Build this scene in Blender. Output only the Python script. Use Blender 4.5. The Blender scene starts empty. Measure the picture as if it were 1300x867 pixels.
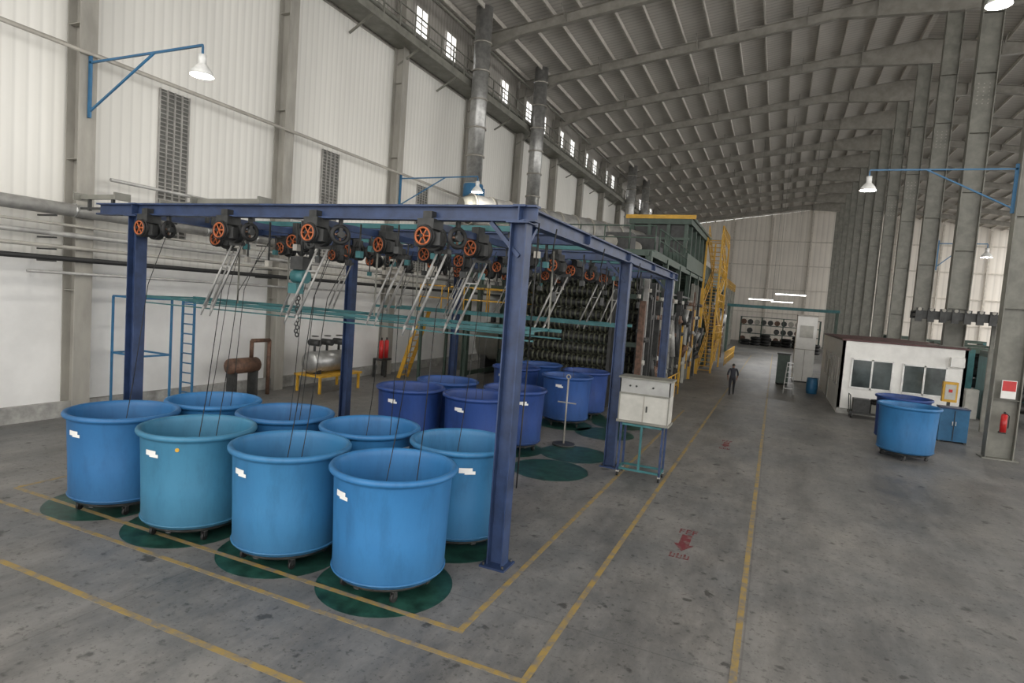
import bpy, math, random
from mathutils import Vector, Matrix
random.seed(7)
D=bpy.data; S=bpy.context.scene
pi=math.pi
# ------------------------------------------------------------------ materials
def newmat(name):
    m=D.materials.new(name); m.use_nodes=True
    nt=m.node_tree; return m,nt,nt.nodes['Principled BSDF']
def mat(name,col,rough=.5,metal=0.,var=.12,scale=3.,bump=0.,emis=None,estr=0.,stretch=None,col2=None,thr=(.35,.65),detail=5,dirt=0):
    m,nt,b=newmat(name); N=nt.nodes; L=nt.links
    tc=N.new('ShaderNodeTexCoord'); mp=N.new('ShaderNodeMapping')
    L.new(tc.outputs['Object'],mp.inputs[0])
    if stretch: mp.inputs['Scale'].default_value=stretch
    nz=N.new('ShaderNodeTexNoise'); nz.inputs['Scale'].default_value=scale; nz.inputs['Detail'].default_value=detail
    nz.inputs['Roughness'].default_value=.6
    L.new(mp.outputs[0],nz.inputs['Vector'])
    r=N.new('ShaderNodeValToRGB'); L.new(nz.outputs['Fac'],r.inputs[0])
    c2=col2 if col2 else tuple(c*(1-var*1.6) for c in col)
    c1=col if col2 else tuple(min(1,c*(1+var)) for c in col)
    r.color_ramp.elements[0].position=thr[0]; r.color_ramp.elements[1].position=thr[1]
    r.color_ramp.elements[0].color=(*c2,1); r.color_ramp.elements[1].color=(*c1,1)
    out=r.outputs[0]
    if dirt:
        oi=N.new('ShaderNodeObjectInfo'); va=N.new('ShaderNodeVectorMath'); va.operation='ADD'
        ml=N.new('ShaderNodeMath'); ml.operation='MULTIPLY'; ml.inputs[1].default_value=40; L.new(oi.outputs['Random'],ml.inputs[0])
        L.new(tc.outputs['Object'],va.inputs[0]); L.new(ml.outputs[0],va.inputs[1])
        mp2=N.new('ShaderNodeMapping'); mp2.inputs['Scale'].default_value=(1,1,.3); L.new(va.outputs[0],mp2.inputs[0])
        n2=N.new('ShaderNodeTexNoise'); n2.inputs['Scale'].default_value=4; n2.inputs['Detail'].default_value=9; n2.inputs['Roughness'].default_value=.7; L.new(mp2.outputs[0],n2.inputs['Vector'])
        r2=N.new('ShaderNodeValToRGB'); L.new(n2.outputs['Fac'],r2.inputs[0]); e=r2.color_ramp.elements
        e[0].position=.34; e[0].color=(1-dirt,1-dirt,1-dirt,1); e[1].position=.52; e[1].color=(1,1,1,1)
        mx=N.new('ShaderNodeMixRGB'); mx.blend_type='MULTIPLY'; mx.inputs[0].default_value=1; L.new(out,mx.inputs[1]); L.new(r2.outputs[0],mx.inputs[2])
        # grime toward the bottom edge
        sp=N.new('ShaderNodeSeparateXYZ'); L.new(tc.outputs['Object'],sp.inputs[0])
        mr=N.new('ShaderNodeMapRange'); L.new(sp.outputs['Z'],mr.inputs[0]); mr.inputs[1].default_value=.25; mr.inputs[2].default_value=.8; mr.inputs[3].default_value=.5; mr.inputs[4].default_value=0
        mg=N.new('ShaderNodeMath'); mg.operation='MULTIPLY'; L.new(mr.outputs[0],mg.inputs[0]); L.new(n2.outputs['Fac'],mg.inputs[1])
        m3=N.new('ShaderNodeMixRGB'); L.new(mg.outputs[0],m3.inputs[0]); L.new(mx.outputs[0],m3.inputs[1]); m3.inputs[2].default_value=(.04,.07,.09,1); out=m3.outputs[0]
    L.new(out,b.inputs['Base Color'])
    b.inputs['Roughness'].default_value=rough; b.inputs['Metallic'].default_value=metal
    if bump:
        bp=N.new('ShaderNodeBump'); bp.inputs['Strength'].default_value=bump; bp.inputs['Distance'].default_value=.02
        L.new(nz.outputs['Fac'],bp.inputs['Height']); L.new(bp.outputs[0],b.inputs['Normal'])
    if emis:
        b.inputs['Emission Color'].default_value=(*emis,1); b.inputs['Emission Strength'].default_value=estr
    return m
def ribbed(name,col,axis,scale,rough=.6,var=.06,bump=.5,dark=.82,seam=None):
    m,nt,b=newmat(name); N=nt.nodes; L=nt.links
    tc=N.new('ShaderNodeTexCoord')
    w=N.new('ShaderNodeTexWave'); w.wave_type='BANDS'; w.bands_direction=axis; w.inputs['Scale'].default_value=scale
    L.new(tc.outputs['Object'],w.inputs[0])
    nz=N.new('ShaderNodeTexNoise'); nz.inputs['Scale'].default_value=.35; nz.inputs['Detail'].default_value=6
    mp=N.new('ShaderNodeMapping'); mp.inputs['Scale'].default_value=(1,1.4,.35) if axis=='Y' else (1,1,1)
    L.new(tc.outputs['Object'],mp.inputs[0]); L.new(mp.outputs[0],nz.inputs['Vector'])
    r=N.new('ShaderNodeValToRGB'); L.new(nz.outputs['Fac'],r.inputs[0])
    r.color_ramp.elements[0].position=.3; r.color_ramp.elements[1].position=.7
    r.color_ramp.elements[0].color=(*[c*(1-var*2) for c in col],1); r.color_ramp.elements[1].color=(*col,1)
    r2=N.new('ShaderNodeValToRGB'); L.new(w.outputs['Fac'],r2.inputs[0])
    r2.color_ramp.elements[0].position=0; r2.color_ramp.elements[1].position=.25
    r2.color_ramp.elements[0].color=(dark,dark,dark,1); r2.color_ramp.elements[1].color=(1,1,1,1)
    mx=N.new('ShaderNodeMixRGB'); mx.blend_type='MULTIPLY'; mx.inputs[0].default_value=1
    L.new(r.outputs[0],mx.inputs[1]); L.new(r2.outputs[0],mx.inputs[2]); L.new(mx.outputs[0],b.inputs['Base Color'])
    bp=N.new('ShaderNodeBump'); bp.inputs['Strength'].default_value=bump; bp.inputs['Distance'].default_value=.03
    L.new(w.outputs['Fac'],bp.inputs['Height']); L.new(bp.outputs[0],b.inputs['Normal'])
    b.inputs['Roughness'].default_value=rough
    return m
def concrete():
    m,nt,b=newmat('concrete_floor'); N=nt.nodes; L=nt.links
    tc=N.new('ShaderNodeTexCoord')
    def noise(s,d,ro=.6,sc=None):
        n=N.new('ShaderNodeTexNoise'); n.inputs['Scale'].default_value=s; n.inputs['Detail'].default_value=d; n.inputs['Roughness'].default_value=ro
        if sc:
            mp=N.new('ShaderNodeMapping'); mp.inputs['Scale'].default_value=sc; L.new(tc.outputs['Object'],mp.inputs[0]); L.new(mp.outputs[0],n.inputs['Vector'])
        else: L.new(tc.outputs['Object'],n.inputs['Vector'])
        return n
    def ramp(src,p0,c0,p1,c1):
        r=N.new('ShaderNodeValToRGB'); L.new(src,r.inputs[0]); e=r.color_ramp.elements
        e[0].position=p0; e[0].color=(*c0,1); e[1].position=p1; e[1].color=(*c1,1); return r.outputs[0]
    def mul(a,c,f=1):
        mx=N.new('ShaderNodeMixRGB'); mx.blend_type='MULTIPLY'; mx.inputs[0].default_value=f; L.new(a,mx.inputs[1]); L.new(c,mx.inputs[2]); return mx.outputs[0]
    n1=noise(.22,8,.7); n2=noise(1.7,9,.78,(1,.55,1)); n3=noise(9,4,.65); n4=noise(.8,6,.7,(1,.25,1)); n5=noise(3.2,4,.5); n6=noise(22,2,.5)
    c=ramp(n1.outputs['Fac'],.38,(.165,.168,.168),.62,(.265,.252,.235))
    c=mul(c,ramp(n2.outputs['Fac'],.38,(.68,.69,.70),.60,(1.05,1.04,1.03)))
    c=mul(c,ramp(n3.outputs['Fac'],.33,(.55,.55,.55),.43,(1,1,1)))
    c=mul(c,ramp(n4.outputs['Fac'],.38,(.72,.72,.72),.54,(1,1,1)))
    c=mul(c,ramp(n5.outputs['Fac'],.30,(.38,.38,.38),.36,(1,1,1)))
    c=mul(c,ramp(n6.outputs['Fac'],.28,(.55,.55,.55),.36,(1,1,1)))
    br=N.new('ShaderNodeTexBrick'); br.offset=0; br.inputs['Scale'].default_value=1; br.inputs['Brick Width'].default_value=7.2; br.inputs['Row Height'].default_value=7.2
    br.inputs['Mortar Size'].default_value=.012; br.inputs['Color1'].default_value=(1,1,1,1); br.inputs['Color2'].default_value=(.95,.95,.95,1); br.inputs['Mortar'].default_value=(.78,.78,.78,1)
    L.new(tc.outputs['Object'],br.inputs[0])
    c=mul(c,br.outputs[0]); L.new(c,b.inputs['Base Color'])
    mr=N.new('ShaderNodeMapRange'); L.new(n2.outputs['Fac'],mr.inputs[0]); mr.inputs[1].default_value=.3; mr.inputs[2].default_value=.7; mr.inputs[3].default_value=.42; mr.inputs[4].default_value=.58
    L.new(mr.outputs[0],b.inputs['Roughness'])
    bp=N.new('ShaderNodeBump'); bp.inputs['Strength'].default_value=.15; bp.inputs['Distance'].default_value=.01
    L.new(n2.outputs['Fac'],bp.inputs['Height']); L.new(bp.outputs[0],b.inputs['Normal'])
    return m
FLOOR=concrete()
WALLUP=ribbed('white_corrugated_sheet',(.80,.785,.74),'Y',1.05,dark=.9,bump=.25)
WALLLO=mat('white_plaster',(.78,.775,.76),.7,var=.06,scale=.6,bump=.1)
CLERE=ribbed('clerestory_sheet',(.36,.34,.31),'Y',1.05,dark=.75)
ENDW=ribbed('end_wall_sheet',(.78,.73,.66),'X',.4,dark=.88)
ENDC=mat('end_wall_girt',(.55,.51,.45),.6)
ROOF=ribbed('roof_sheet',(.60,.57,.53),'Y',.9,dark=.74,bump=.3)
RAFT=mat('rafter_steel',(.27,.255,.225),.55,var=.12,scale=2)
STEEL=mat('grey_structural_steel',(.36,.34,.30),.55,var=.12,scale=2)
STEELD=mat('olive_grey_column_steel',(.20,.197,.17),.5,var=.15,scale=2)
PURL=mat('purlin_steel',(.56,.53,.48),.55,var=.08)
WCOL=mat('wall_column_paint',(.33,.315,.28),.6,var=.12,scale=2,stretch=(1,1,.3))
PLINTH=mat('dirty_plinth',(.36,.355,.335),.8,var=.25,scale=2)
DARK=mat('dark_machine_steel',(.035,.036,.035),.5,var=.3,scale=5)
BLACK=mat('black_rubber',(.012,.012,.012),.6)
LOUV=mat('dark_louvre',(.36,.35,.33),.6)
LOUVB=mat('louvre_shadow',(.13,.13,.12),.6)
FRAME=mat('blue_painted_steel',(.026,.048,.118),.45,var=.22,scale=3)
LBLUE=mat('light_blue_paint',(.03,.14,.28),.45,var=.1)
TEAL=mat('teal_paint',(.035,.14,.15),.5,var=.15)
YEL=mat('safety_yellow',(.62,.35,.035),.5,var=.1)
ORG=mat('orange_wheel',(.42,.11,.035),.5,var=.3,scale=8)
GAL=mat('galvanised_metal',(.42,.42,.41),.38,.7,var=.15,scale=4)
TUBE=mat('grey_guide_tube',(.33,.325,.31),.5,.3,var=.15,scale=4)
INS=mat('insulated_duct',(.34,.335,.32),.5,.3,var=.15,scale=3)
GREENM=mat('green_machine_paint',(.05,.08,.062),.5,var=.15)
OLIVE=mat('olive_roll',(.10,.105,.07),.5,var=.3,scale=6)
CREAM=mat('cream_panel',(.46,.45,.41),.5,var=.08)
GREYP=mat('grey_cabinet_paint',(.33,.33,.315),.5,var=.1,scale=2)
GLASS=mat('dark_window_glass',(.07,.085,.085),.12,var=.3,scale=1)
WHITE=mat('white_paint',(.80,.79,.76),.55,var=.04)
MAROON=mat('maroon_trim',(.085,.03,.03),.5)
RED=mat('red_paint',(.50,.02,.02),.35)
GCIRC=mat('green_floor_paint',(.018,.07,.053),.4,var=.35,scale=4,detail=8)
ALU=mat('white_fixture',(.8,.8,.78),.4)
GLOW=mat('lamp_glow',(1,1,1),.5,emis=(1,.97,.9),estr=12)
DAY=mat('daylight_pane',(1,1,1),.5,emis=(1,.99,.96),estr=1.3)
RUSTY=mat('rusty_tank',(.13,.07,.045),.6,var=.3,scale=6)
def tubmat(name,c,c2):
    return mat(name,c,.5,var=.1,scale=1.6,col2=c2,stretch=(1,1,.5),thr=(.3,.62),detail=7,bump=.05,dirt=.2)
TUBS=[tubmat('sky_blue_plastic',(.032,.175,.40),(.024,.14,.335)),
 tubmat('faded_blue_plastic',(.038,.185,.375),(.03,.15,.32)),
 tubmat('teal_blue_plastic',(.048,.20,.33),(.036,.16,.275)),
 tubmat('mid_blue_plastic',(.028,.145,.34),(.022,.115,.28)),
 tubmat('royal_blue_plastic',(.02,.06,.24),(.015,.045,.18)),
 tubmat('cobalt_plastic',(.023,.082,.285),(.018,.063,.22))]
def linemat(name,col,p=.36,base=(.18,.17,.155)):
    m,nt,b=newmat(name); N=nt.nodes; L=nt.links
    tc=N.new('ShaderNodeTexCoord'); n=N.new('ShaderNodeTexNoise'); n.inputs['Scale'].default_value=5; n.inputs['Detail'].default_value=8; n.inputs['Roughness'].default_value=.7
    L.new(tc.outputs['Object'],n.inputs['Vector']); r=N.new('ShaderNodeValToRGB'); L.new(n.outputs['Fac'],r.inputs[0])
    e=r.color_ramp.elements; e[0].position=p; e[0].color=(*base,1); e[1].position=p+.2; e[1].color=(*col,1)
    L.new(r.outputs[0],b.inputs['Base Color']); b.inputs['Roughness'].default_value=.55; return m
YLINE=linemat('worn_yellow_line',(.35,.24,.07),.38)
RLINE=linemat('worn_red_paint',(.15,.022,.03),.3)
# ------------------------------------------------------------------ mesh builder
class MB:
    def __init__(s): s.v=[];s.f=[];s.m=[];s.sm=[];s.ml=[]
    def mi(s,m):
        if m not in s.ml: s.ml.append(m)
        return s.ml.index(m)
    def add(s,vs,fs,m,smooth=False):
        o=len(s.v); s.v+= [tuple(v) for v in vs]; k=s.mi(m)
        for i,f in enumerate(fs):
            s.f.append([o+a for a in f]); s.m.append(k); s.sm.append(smooth[i] if isinstance(smooth,list) else smooth)
    def box(s,c,sz,m,R=None):
        c=Vector(c); h=[a/2 for a in sz]
        vs=[Vector((x*h[0],y*h[1],z*h[2])) for z in(-1,1) for y in(-1,1) for x in(-1,1)]
        if R: vs=[R@v for v in vs]
        s.add([c+v for v in vs],[(0,2,3,1),(4,5,7,6),(0,1,5,4),(2,6,7,3),(0,4,6,2),(1,3,7,5)],m)
    def b2(s,a,b,m):
        s.box([(a[i]+b[i])/2 for i in range(3)],[abs(b[i]-a[i]) for i in range(3)],m)
    def fr(s,p0,p1,up=(0,0,1)):
        d=(Vector(p1)-Vector(p0)); l=d.length; d.normalize(); u=Vector(up)
        if abs(d.dot(u))>.98: u=Vector((0,1,0)) if abs(d.y)<.9 else Vector((1,0,0))
        x=d.cross(u).normalized(); z=x.cross(d).normalized(); return d,x,z,l
    def bar(s,p0,p1,w,h,m,up=(0,0,1),off=(0,0)):
        d,x,z,l=s.fr(p0,p1,up); c=(Vector(p0)+Vector(p1))/2+x*off[0]+z*off[1]
        s.box(c,(w,l,h),m,Matrix((x,d,z)).transposed())
    def ibeam(s,p0,p1,w,h,m,up=(0,0,1),t=.03):
        s.bar(p0,p1,w,t,m,up,(0,h/2-t/2)); s.bar(p0,p1,w,t,m,up,(0,-h/2+t/2)); s.bar(p0,p1,t*.7,h-2*t,m,up)
    def cyl(s,p0,p1,r,m,seg=12,r2=None,caps=True):
        d,x,z,l=s.fr(p0,p1); r2=r if r2 is None else r2
        p0=Vector(p0);p1=Vector(p1); vs=[]
        for p,q in((p0,r),(p1,r2)):
            for i in range(seg):
                a=2*pi*i/seg; vs.append(p+x*math.cos(a)*q+z*math.sin(a)*q)
        fs=[(i,(i+1)%seg,seg+(i+1)%seg,seg+i) for i in range(seg)]; sm=[True]*seg
        if caps: fs+=[tuple(range(seg))[::-1],tuple(range(seg,2*seg))]; sm+=[False,False]
        s.add(vs,fs,m,sm)
    def path(s,pts,r,m,seg=6):
        for a,b in zip(pts[:-1],pts[1:]): s.cyl(a,b,r,m,seg)
    def lathe(s,prof,c,m,seg=32,axis=None):
        c=Vector(c); R=axis if axis else Matrix.Identity(3); vs=[];n=len(prof)
        for i in range(seg):
            a=2*pi*i/seg
            for r,z in prof: vs.append(c+R@Vector((r*math.cos(a),r*math.sin(a),z)))
        fs=[]
        for i in range(seg):
            j=(i+1)%seg
            for k in range(n-1): fs.append((i*n+k,j*n+k,j*n+k+1,i*n+k+1))
        s.add(vs,fs,m,True)
    def torus(s,c,R_,r,m,axis=None,seg=24,ms=8):
        s.lathe([(R_+r*math.cos(2*pi*i/ms),r*math.sin(2*pi*i/ms)) for i in range(ms+1)],c,m,seg,axis)
    def sphere(s,c,r,m,sc=(1,1,1),seg=12):
        n=8; pr=[(r*math.sin(pi*i/n),-r*math.cos(pi*i/n)) for i in range(n+1)]
        s.lathe(pr,c,m,seg,Matrix.Diagonal(sc))
    def prism(s,poly,y0,y1,m): # poly in xz
        n=len(poly); vs=[(x,y0,z) for x,z in poly]+[(x,y1,z) for x,z in poly]
        s.add(vs,[tuple(range(n)),tuple(range(n,2*n))[::-1]]+[(i,n+i,n+(i+1)%n,(i+1)%n) for i in range(n)],m)
    def mesh(s,name):
        me=D.meshes.new(name); me.from_pydata(s.v,[],s.f)
        for m in s.ml: me.materials.append(m)
        me.polygons.foreach_set('material_index',s.m); me.polygons.foreach_set('use_smooth',s.sm)
        me.update(); 
        import bmesh
        bm=bmesh.new(); bm.from_mesh(me); bmesh.ops.recalc_face_normals(bm,faces=bm.faces); bm.to_mesh(me); bm.free()
        return me
    def obj(s,name,loc=(0,0,0),parent=None,rz=0):
        return inst(s.mesh(name),name,loc,rz,parent)
def inst(me,name,loc=(0,0,0),rz=0,parent=None,mats=None):
    o=D.objects.new(name,me); S.collection.objects.link(o); o.location=loc; o.rotation_euler=(0,0,rz)
    if parent: o.parent=parent
    return o
def empty(name,loc=(0,0,0)):
    o=D.objects.new(name,None); S.collection.objects.link(o); o.location=loc; o.empty_display_size=.3; return o
RX=Matrix.Rotation(pi/2,3,'X'); RY=Matrix.Rotation(pi/2,3,'Y')
# ------------------------------------------------------------------ room shell
XL=-17.85; XC=7.14; XR=32; YE=111.4; Y0=-9
def zr(x): return 19.4+.137*(x+17.6) if x<XC else 19.4+.137*(XC+17.6)-.137*(x-XC)
b=MB(); b.b2((-45,-25,-.3),(60,125,0),FLOOR); b.obj('floor')
b=MB(); b.b2((XL-.2,Y0,4.4),(XL,YE,15.6),WALLUP); b.b2((XL-.2,Y0,0),(XL+.03,YE,4.4),WALLLO)
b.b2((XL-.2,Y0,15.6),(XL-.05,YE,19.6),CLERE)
for z in (10.0,15.55): b.b2((XL,Y0,z-.03),(XL+.03,YE,z+.03),WCOL)
b.obj('wall_left')
b=MB(); b.b2((XL+.03,Y0,0),(XL+.22,YE,.42),PLINTH); b.obj('baseboard_left')
b=MB(); b.prism([(XL,0),(XR,0),(XR,zr(XR)),(XC,zr(XC)),(XL,zr(XL))],YE,YE+.2,ENDW)
for z in(5,9,13,17): b.b2((XL,YE-.2,z),(XR,YE,z+.15),ENDC)
for x in range(-14,32,6): b.b2((x-.12,YE-.35,0),(x+.12,YE-.2,zr(x)-.5),ENDC)
b.obj('wall_end')
b=MB(); b.prism([(XL-.3,zr(XL)),(XC,zr(XC)),(XR,zr(XR)),(XR,zr(XR)+.1),(XC,zr(XC)+.1),(XL-.3,zr(XL)+.1)],Y0,YE,ROOF); b.obj('ceiling')
b=MB()
x=XL+.6
while x<XR:
    b.b2((x-.04,Y0,zr(x)-.26),(x+.04,YE,zr(x)-.01),PURL); x+=1.5
b.obj('roof_purlins')
KS=[10.4+7.2*k for k in range(-2,14)]
b=MB()
for y in KS:
    zt=.27
    def und(x):
        d=abs(x-XC); dep=.55+1.0*max(0,1-d/5.5)
        if x-XL<3: dep+=.6*(1-(x-XL)/3)
        return zr(x)-zt-dep
    xs=[XL+.1,XL+1.5,XL+3,-8,0,1.6,XC-2.5,XC,XC+2.5,12.6,20,XR]
    for a,c in zip(xs[:-1],xs[1:]):
        b.prism([(a,und(a)),(c,und(c)),(c,zr(c)-zt),(a,zr(a)-zt)],y-.012,y+.012,RAFT)
        b.prism([(a,und(a)-.03),(c,und(c)-.03),(c,und(c)),(a,und(a))],y-.17,y+.17,RAFT)
        b.prism([(a,zr(a)-zt-.03),(c,zr(c)-zt-.03),(c,zr(c)-zt),(a,zr(a)-zt)],y-.15,y+.15,RAFT)
    for x in (-12,-6,0,3.5,11,17):
        b.b2((x-.01,y-.14,und(x)),(x+.01,y+.14,zr(x)-zt),RAFT)
        b.bar((x,y-.15,und(x)),(x,y-1.0,zr(x)-.2),.05,.05,RAFT); b.bar((x,y+.15,und(x)),(x,y+1.0,zr(x)-.2),.05,.05,RAFT)
b.obj('roof_rafters')
# left wall columns
b=MB()
for y in KS:
    b.ibeam((-17.55,y,0),(-17.55,y,18.7),.45,.55,WCOL,up=(1,0,0),t=.035)
    for z in (3.5,7,10.5,14): b.box((-17.55,y,z),(.5,.4,.02),WCOL)
b.obj('wall_columns')
# clerestory windows
b=MB()
for y in KS:
    for dy in (1.4,4.4):
        b.b2((XL-.04,y+dy,16.9),(XL+.0,y+dy+1.1,18.4),DAY)
        for zz in (16.9,17.65,18.4): b.b2((XL-.02,y+dy,zz-.03),(XL+.03,y+dy+1.1,zz+.03),STEEL)
        for yy in (0,.55,1.1): b.b2((XL-.02,y+dy+yy-.03,16.9),(XL+.03,y+dy+yy+.03,18.4),STEEL)
b.obj('window_1')
# catwalk
b=MB()
b.b2((XL+.05,5,15.65),(-16.5,YE-.2,15.75),STEELD); b.b2((-16.55,5,15.5),(-16.45,YE-.2,15.85),STEELD)
for z in (16.3,16.85): b.b2((-16.53,5,z),(-16.48,YE-.2,z+.05),STEELD)
y=5
while y<YE-1:
    b.b2((-16.53,y,15.8),(-16.47,y+.06,16.9),STEELD); y+=1.2
y=6.8
while y<YE-1:
    b.bar((XL+.1,y,14.9),(-16.5,y,15.6),.08,.08,STEELD); y+=3.6
b.cyl((-17.2,5,16.5),(-17.2,YE-1,16.5),.12,STEELD,8); b.cyl((-16.9,5,18.6),(-16.9,YE-1,18.6),.07,STEELD,8)
b.obj('wall_catwalk')
# louvres
b=MB()
for k in range(0,9):
    y=12.8+7.2*k
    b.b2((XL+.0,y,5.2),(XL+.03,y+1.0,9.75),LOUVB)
    z=5.25
    while z<9.7:
        b.box((XL+.05,y+.5,z),(.07,1.0,.015),LOUV,Matrix.Rotation(.6,3,'Y')); z+=.13
    for yy in(0,.25,.5,.75,1.0): b.b2((XL+.02,y+yy-.015,5.2),(XL+.09,y+yy+.015,9.75),LOUV)
b.obj('wall_louvre_vents')
# wall pipes
b=MB()
XP=XL+.35
b.cyl((XP+.35,-5,5.6),(XP+.35,17,5.6),.17,INS,14)
for y in range(-4,17,2): b.cyl((XP+.35,y,5.6),(XP+.35,y+.08,5.6),.185,GAL,14)
b.cyl((XP+.3,-5,4.95),(XP+.3,60,4.95),.07,INS,10)
b.cyl((XP+.3,-5,4.62),(XP+.3,60,4.62),.05,WCOL,8)
b.cyl((XP+.3,-5,5.2),(XP+.3,60,5.2),.035,WCOL,8)
b.cyl((XP+.3,-5,4.32),(XP+.3,60,4.32),.07,BLACK,10)
b.cyl((XP+.3,9,3.95),(XP+.3,60,3.95),.04,INS,8)
b.cyl((XP+.3,11,6.6),(XP+.3,60,6.6),.05,INS,8)
b.cyl((XP+.3,-5,9.75),(XP+.3,80,9.75),.05,STEEL,8)
for y in KS:
    for z in(4.22,4.52,4.82,5.38): b.b2((XL+.1,y-.9,z),(XP+.5,y-.84,z+.04),DARK)
b.obj('wall_pipes')
# right columns
b=MB(); b.ibeam((0,0,0),(0,0,20.9),.42,.78,STEELD,up=(1,0,0),t=.035)
for z in (0.02,): b.box((0,0,z),(1.0,.6,.04),STEELD)
z=2
while z<20: b.box((0,0,z),(.74,.4,.02),STEELD); z+=3
for z in (12.5,12.7,12.9,13.1,13.3,13.5):
    for x_ in (-.2,0,.2): b.cyl((x_,-.03,z),(x_,.03,z),.03,STEEL,6)
cm=b.mesh('hall_column')
for i,y in enumerate(KS):
    if y<12: continue
    if abs(y-32)<.5 or abs(y-39.2)<.5:
        o=inst(cm,'hall_column',(XC,y,3.45)); o.scale=(1,1,17.45/20.9)
    else: inst(cm,'hall_column',(XC,y,0))
# ------------------------------------------------------------------ floor markings
b=MB()
def strip(x0,y0,x1,y1,w,m,z=.004):
    if abs(x1-x0)>abs(y1-y0): b.b2((x0,y0-w/2,.0005),(x1,y0+w/2,z),m)
    else: b.b2((x0-w/2,y0,.0005),(x0+w/2,y1,z),m)
strip(-12.5,6.42,-3.15,6.42,.085,YLINE); strip(-3.2,6.47,-3.2,26,.085,YLINE); strip(-12.5,6.47,-12.5,9.2,.085,YLINE)
strip(-15,5.9,-2.1,5.9,.075,YLINE,.0045); strip(-2.13,5.94,-2.13,70,.085,YLINE); strip(-15,4.7,-.02,4.7,.085,YLINE)
strip(-.07,4.75,-.07,75,.085,YLINE)
b.obj('floor_marking_lines')
def arrow(x,y,s):
    b=MB(); 
    b.b2((x-.1*s,y-.05*s,.0005),(x+.1*s,y+.5*s,.005),RLINE)
    b.add([(x-.19*s,y-.05*s,.004),(x+.19*s,y-.05*s,.004),(x,y-.42*s,.004)],[(0,1,2)],RLINE)
    for i in range(3):
        xx=x-.18*s+.13*s*i
        b.b2((xx,y-.78*s,.0005),(xx+.035*s,y-.55*s,.004),RLINE); b.b2((xx,y-.78*s,.0005),(xx+.1*s,y-.75*s,.0045),RLINE)
        b.b2((xx+.075*s,y-.78*s,.0005),(xx+.1*s,y-.6*s,.0038),RLINE)
        b.b2((xx,y+.58*s,.0005),(xx+.03*s,y+.82*s,.004),RLINE); b.b2((xx,y+.79*s,.0005),(xx+.1*s,y+.82*s,.0045),RLINE); b.b2((xx,y+.68*s,.0005),(xx+.09*s,y+.71*s,.0042),RLINE)
    b.obj('floor_arrow_marking')
arrow(-1.13,10.95,.9); arrow(-1.1,20.2,.85)
b=MB()
spots=[(-4.7,6.97),(-6.62,7.0),(-8.6,6.9),(-10.6,6.87),(-4.66,8.85),(-6.5,8.8),(-4.77,13.9),(-4.75,15.8),(-4.74,20.9),(-6.5,13.4),(-6.45,15.2),(-8.4,13.3),(-6.3,19.5),(-6.4,21.6),(-4.75,19.0)]
for i,(x,y) in enumerate(spots): b.cyl((x,y,.0005),(x,y,.003+.0003*(i%2)),.95,GCIRC,48)
b.obj('green_floor_circles')
# ------------------------------------------------------------------ tubs
def tubmesh(m,name,label=True,dot=False,lang=-1.9):
    b=MB()
    prof=[(0,.24),(.70,.235),(.755,.25),(.775,.30),(.79,.9),(.815,1.58),(.83,1.615),(.87,1.625),(.885,1.65),(.885,1.675),(.87,1.70),(.845,1.71),(.815,1.70),(.80,1.67),(.785,1.6),(.765,.9),(.745,.33),(.70,.28),(0,.27)]
    b.lathe(prof,(0,0,0),m,56)
    b.torus((0,0,.3),.778,.018,m,None,48,6)
    b.torus((0,0,.2),.66,.03,DARK,None,32,6)
    b.bar((-.68,0,.19),(.68,0,.19),.08,.06,DARK); b.bar((0,-.68,.19),(0,.68,.19),.08,.06,DARK)
    for i in range(4):
        a=pi/4+i*pi/2; x=.6*math.cos(a); y=.6*math.sin(a)
        b.bar((x*.3,y*.3,.19),(x*1.12,y*1.12,.19),.07,.06,DARK)
        b.box((x,y,.165),(.11,.11,.015),DARK)
        for s in(-.03,.03): b.box((x+s,y,.12),(.008,.07,.1),DARK)
        b.cyl((x-.02,y,.065),(x+.02,y,.065),.065,BLACK,14)
    if label:
        n=7; a0=lang-.13; R2=.815
        vs=[((R2)*math.cos(a0+.26*i/(n-1)),(R2)*math.sin(a0+.26*i/(n-1)),z) for i in range(n) for z in (1.37,1.45)]
        fs=[(2*i,2*i+2,2*i+3,2*i+1) for i in range(n-1)]
        b.add(vs,fs,WHITE)
        b.add([(.817*math.cos(lang+t),.817*math.sin(lang+t),z) for t,z in ((-.02,1.35),(.19,1.35),(.19,1.40),(-.02,1.40))],[(0,1,2,3)],WHITE)
    if dot:
        a=lang+.55; d=Vector((math.cos(a),math.sin(a),0)); b.cyl(d*.80+Vector((0,0,1.5)),d*.822+Vector((0,0,1.5)),.03,YEL,16)
    return b.mesh(name)
TM={}
def tub(x,y,mi,lang=None,dot=False,rz=0):
    key=(mi,dot)
    if key not in TM: TM[key]=tubmesh(TUBS[mi],'round_plastic_tub',True,dot)
    inst(TM[key],'round_plastic_tub',(x,y,0),rz)
tub(-4.69,7.02,0,rz=-.05); tub(-6.53,6.98,1,rz=.1); tub(-8.42,6.9,2,dot=True,rz=.32); tub(-10.3,6.92,3,rz=.3)
tub(-4.62,8.9,1,rz=.9); tub(-6.42,8.78,0,rz=1.8); tub(-8.27,8.66,3,rz=2.5); tub(-10.1,8.62,0,rz=2)
tub(-8.46,13.2,4,rz=.3); tub(-8.42,15.05,5); tub(-6.62,13.4,4,rz=.2); tub(-6.40,15.25,4,rz=1)
tub(-6.3,19.5,5,rz=.3); tub(-6.25,21.5,4); tub(-8.5,20.2,4); tub(-8.3,22.1,5)
tub(4.1,22.5,0,rz=2.2); tub(4.35,24.9,4,rz=2)
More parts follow.
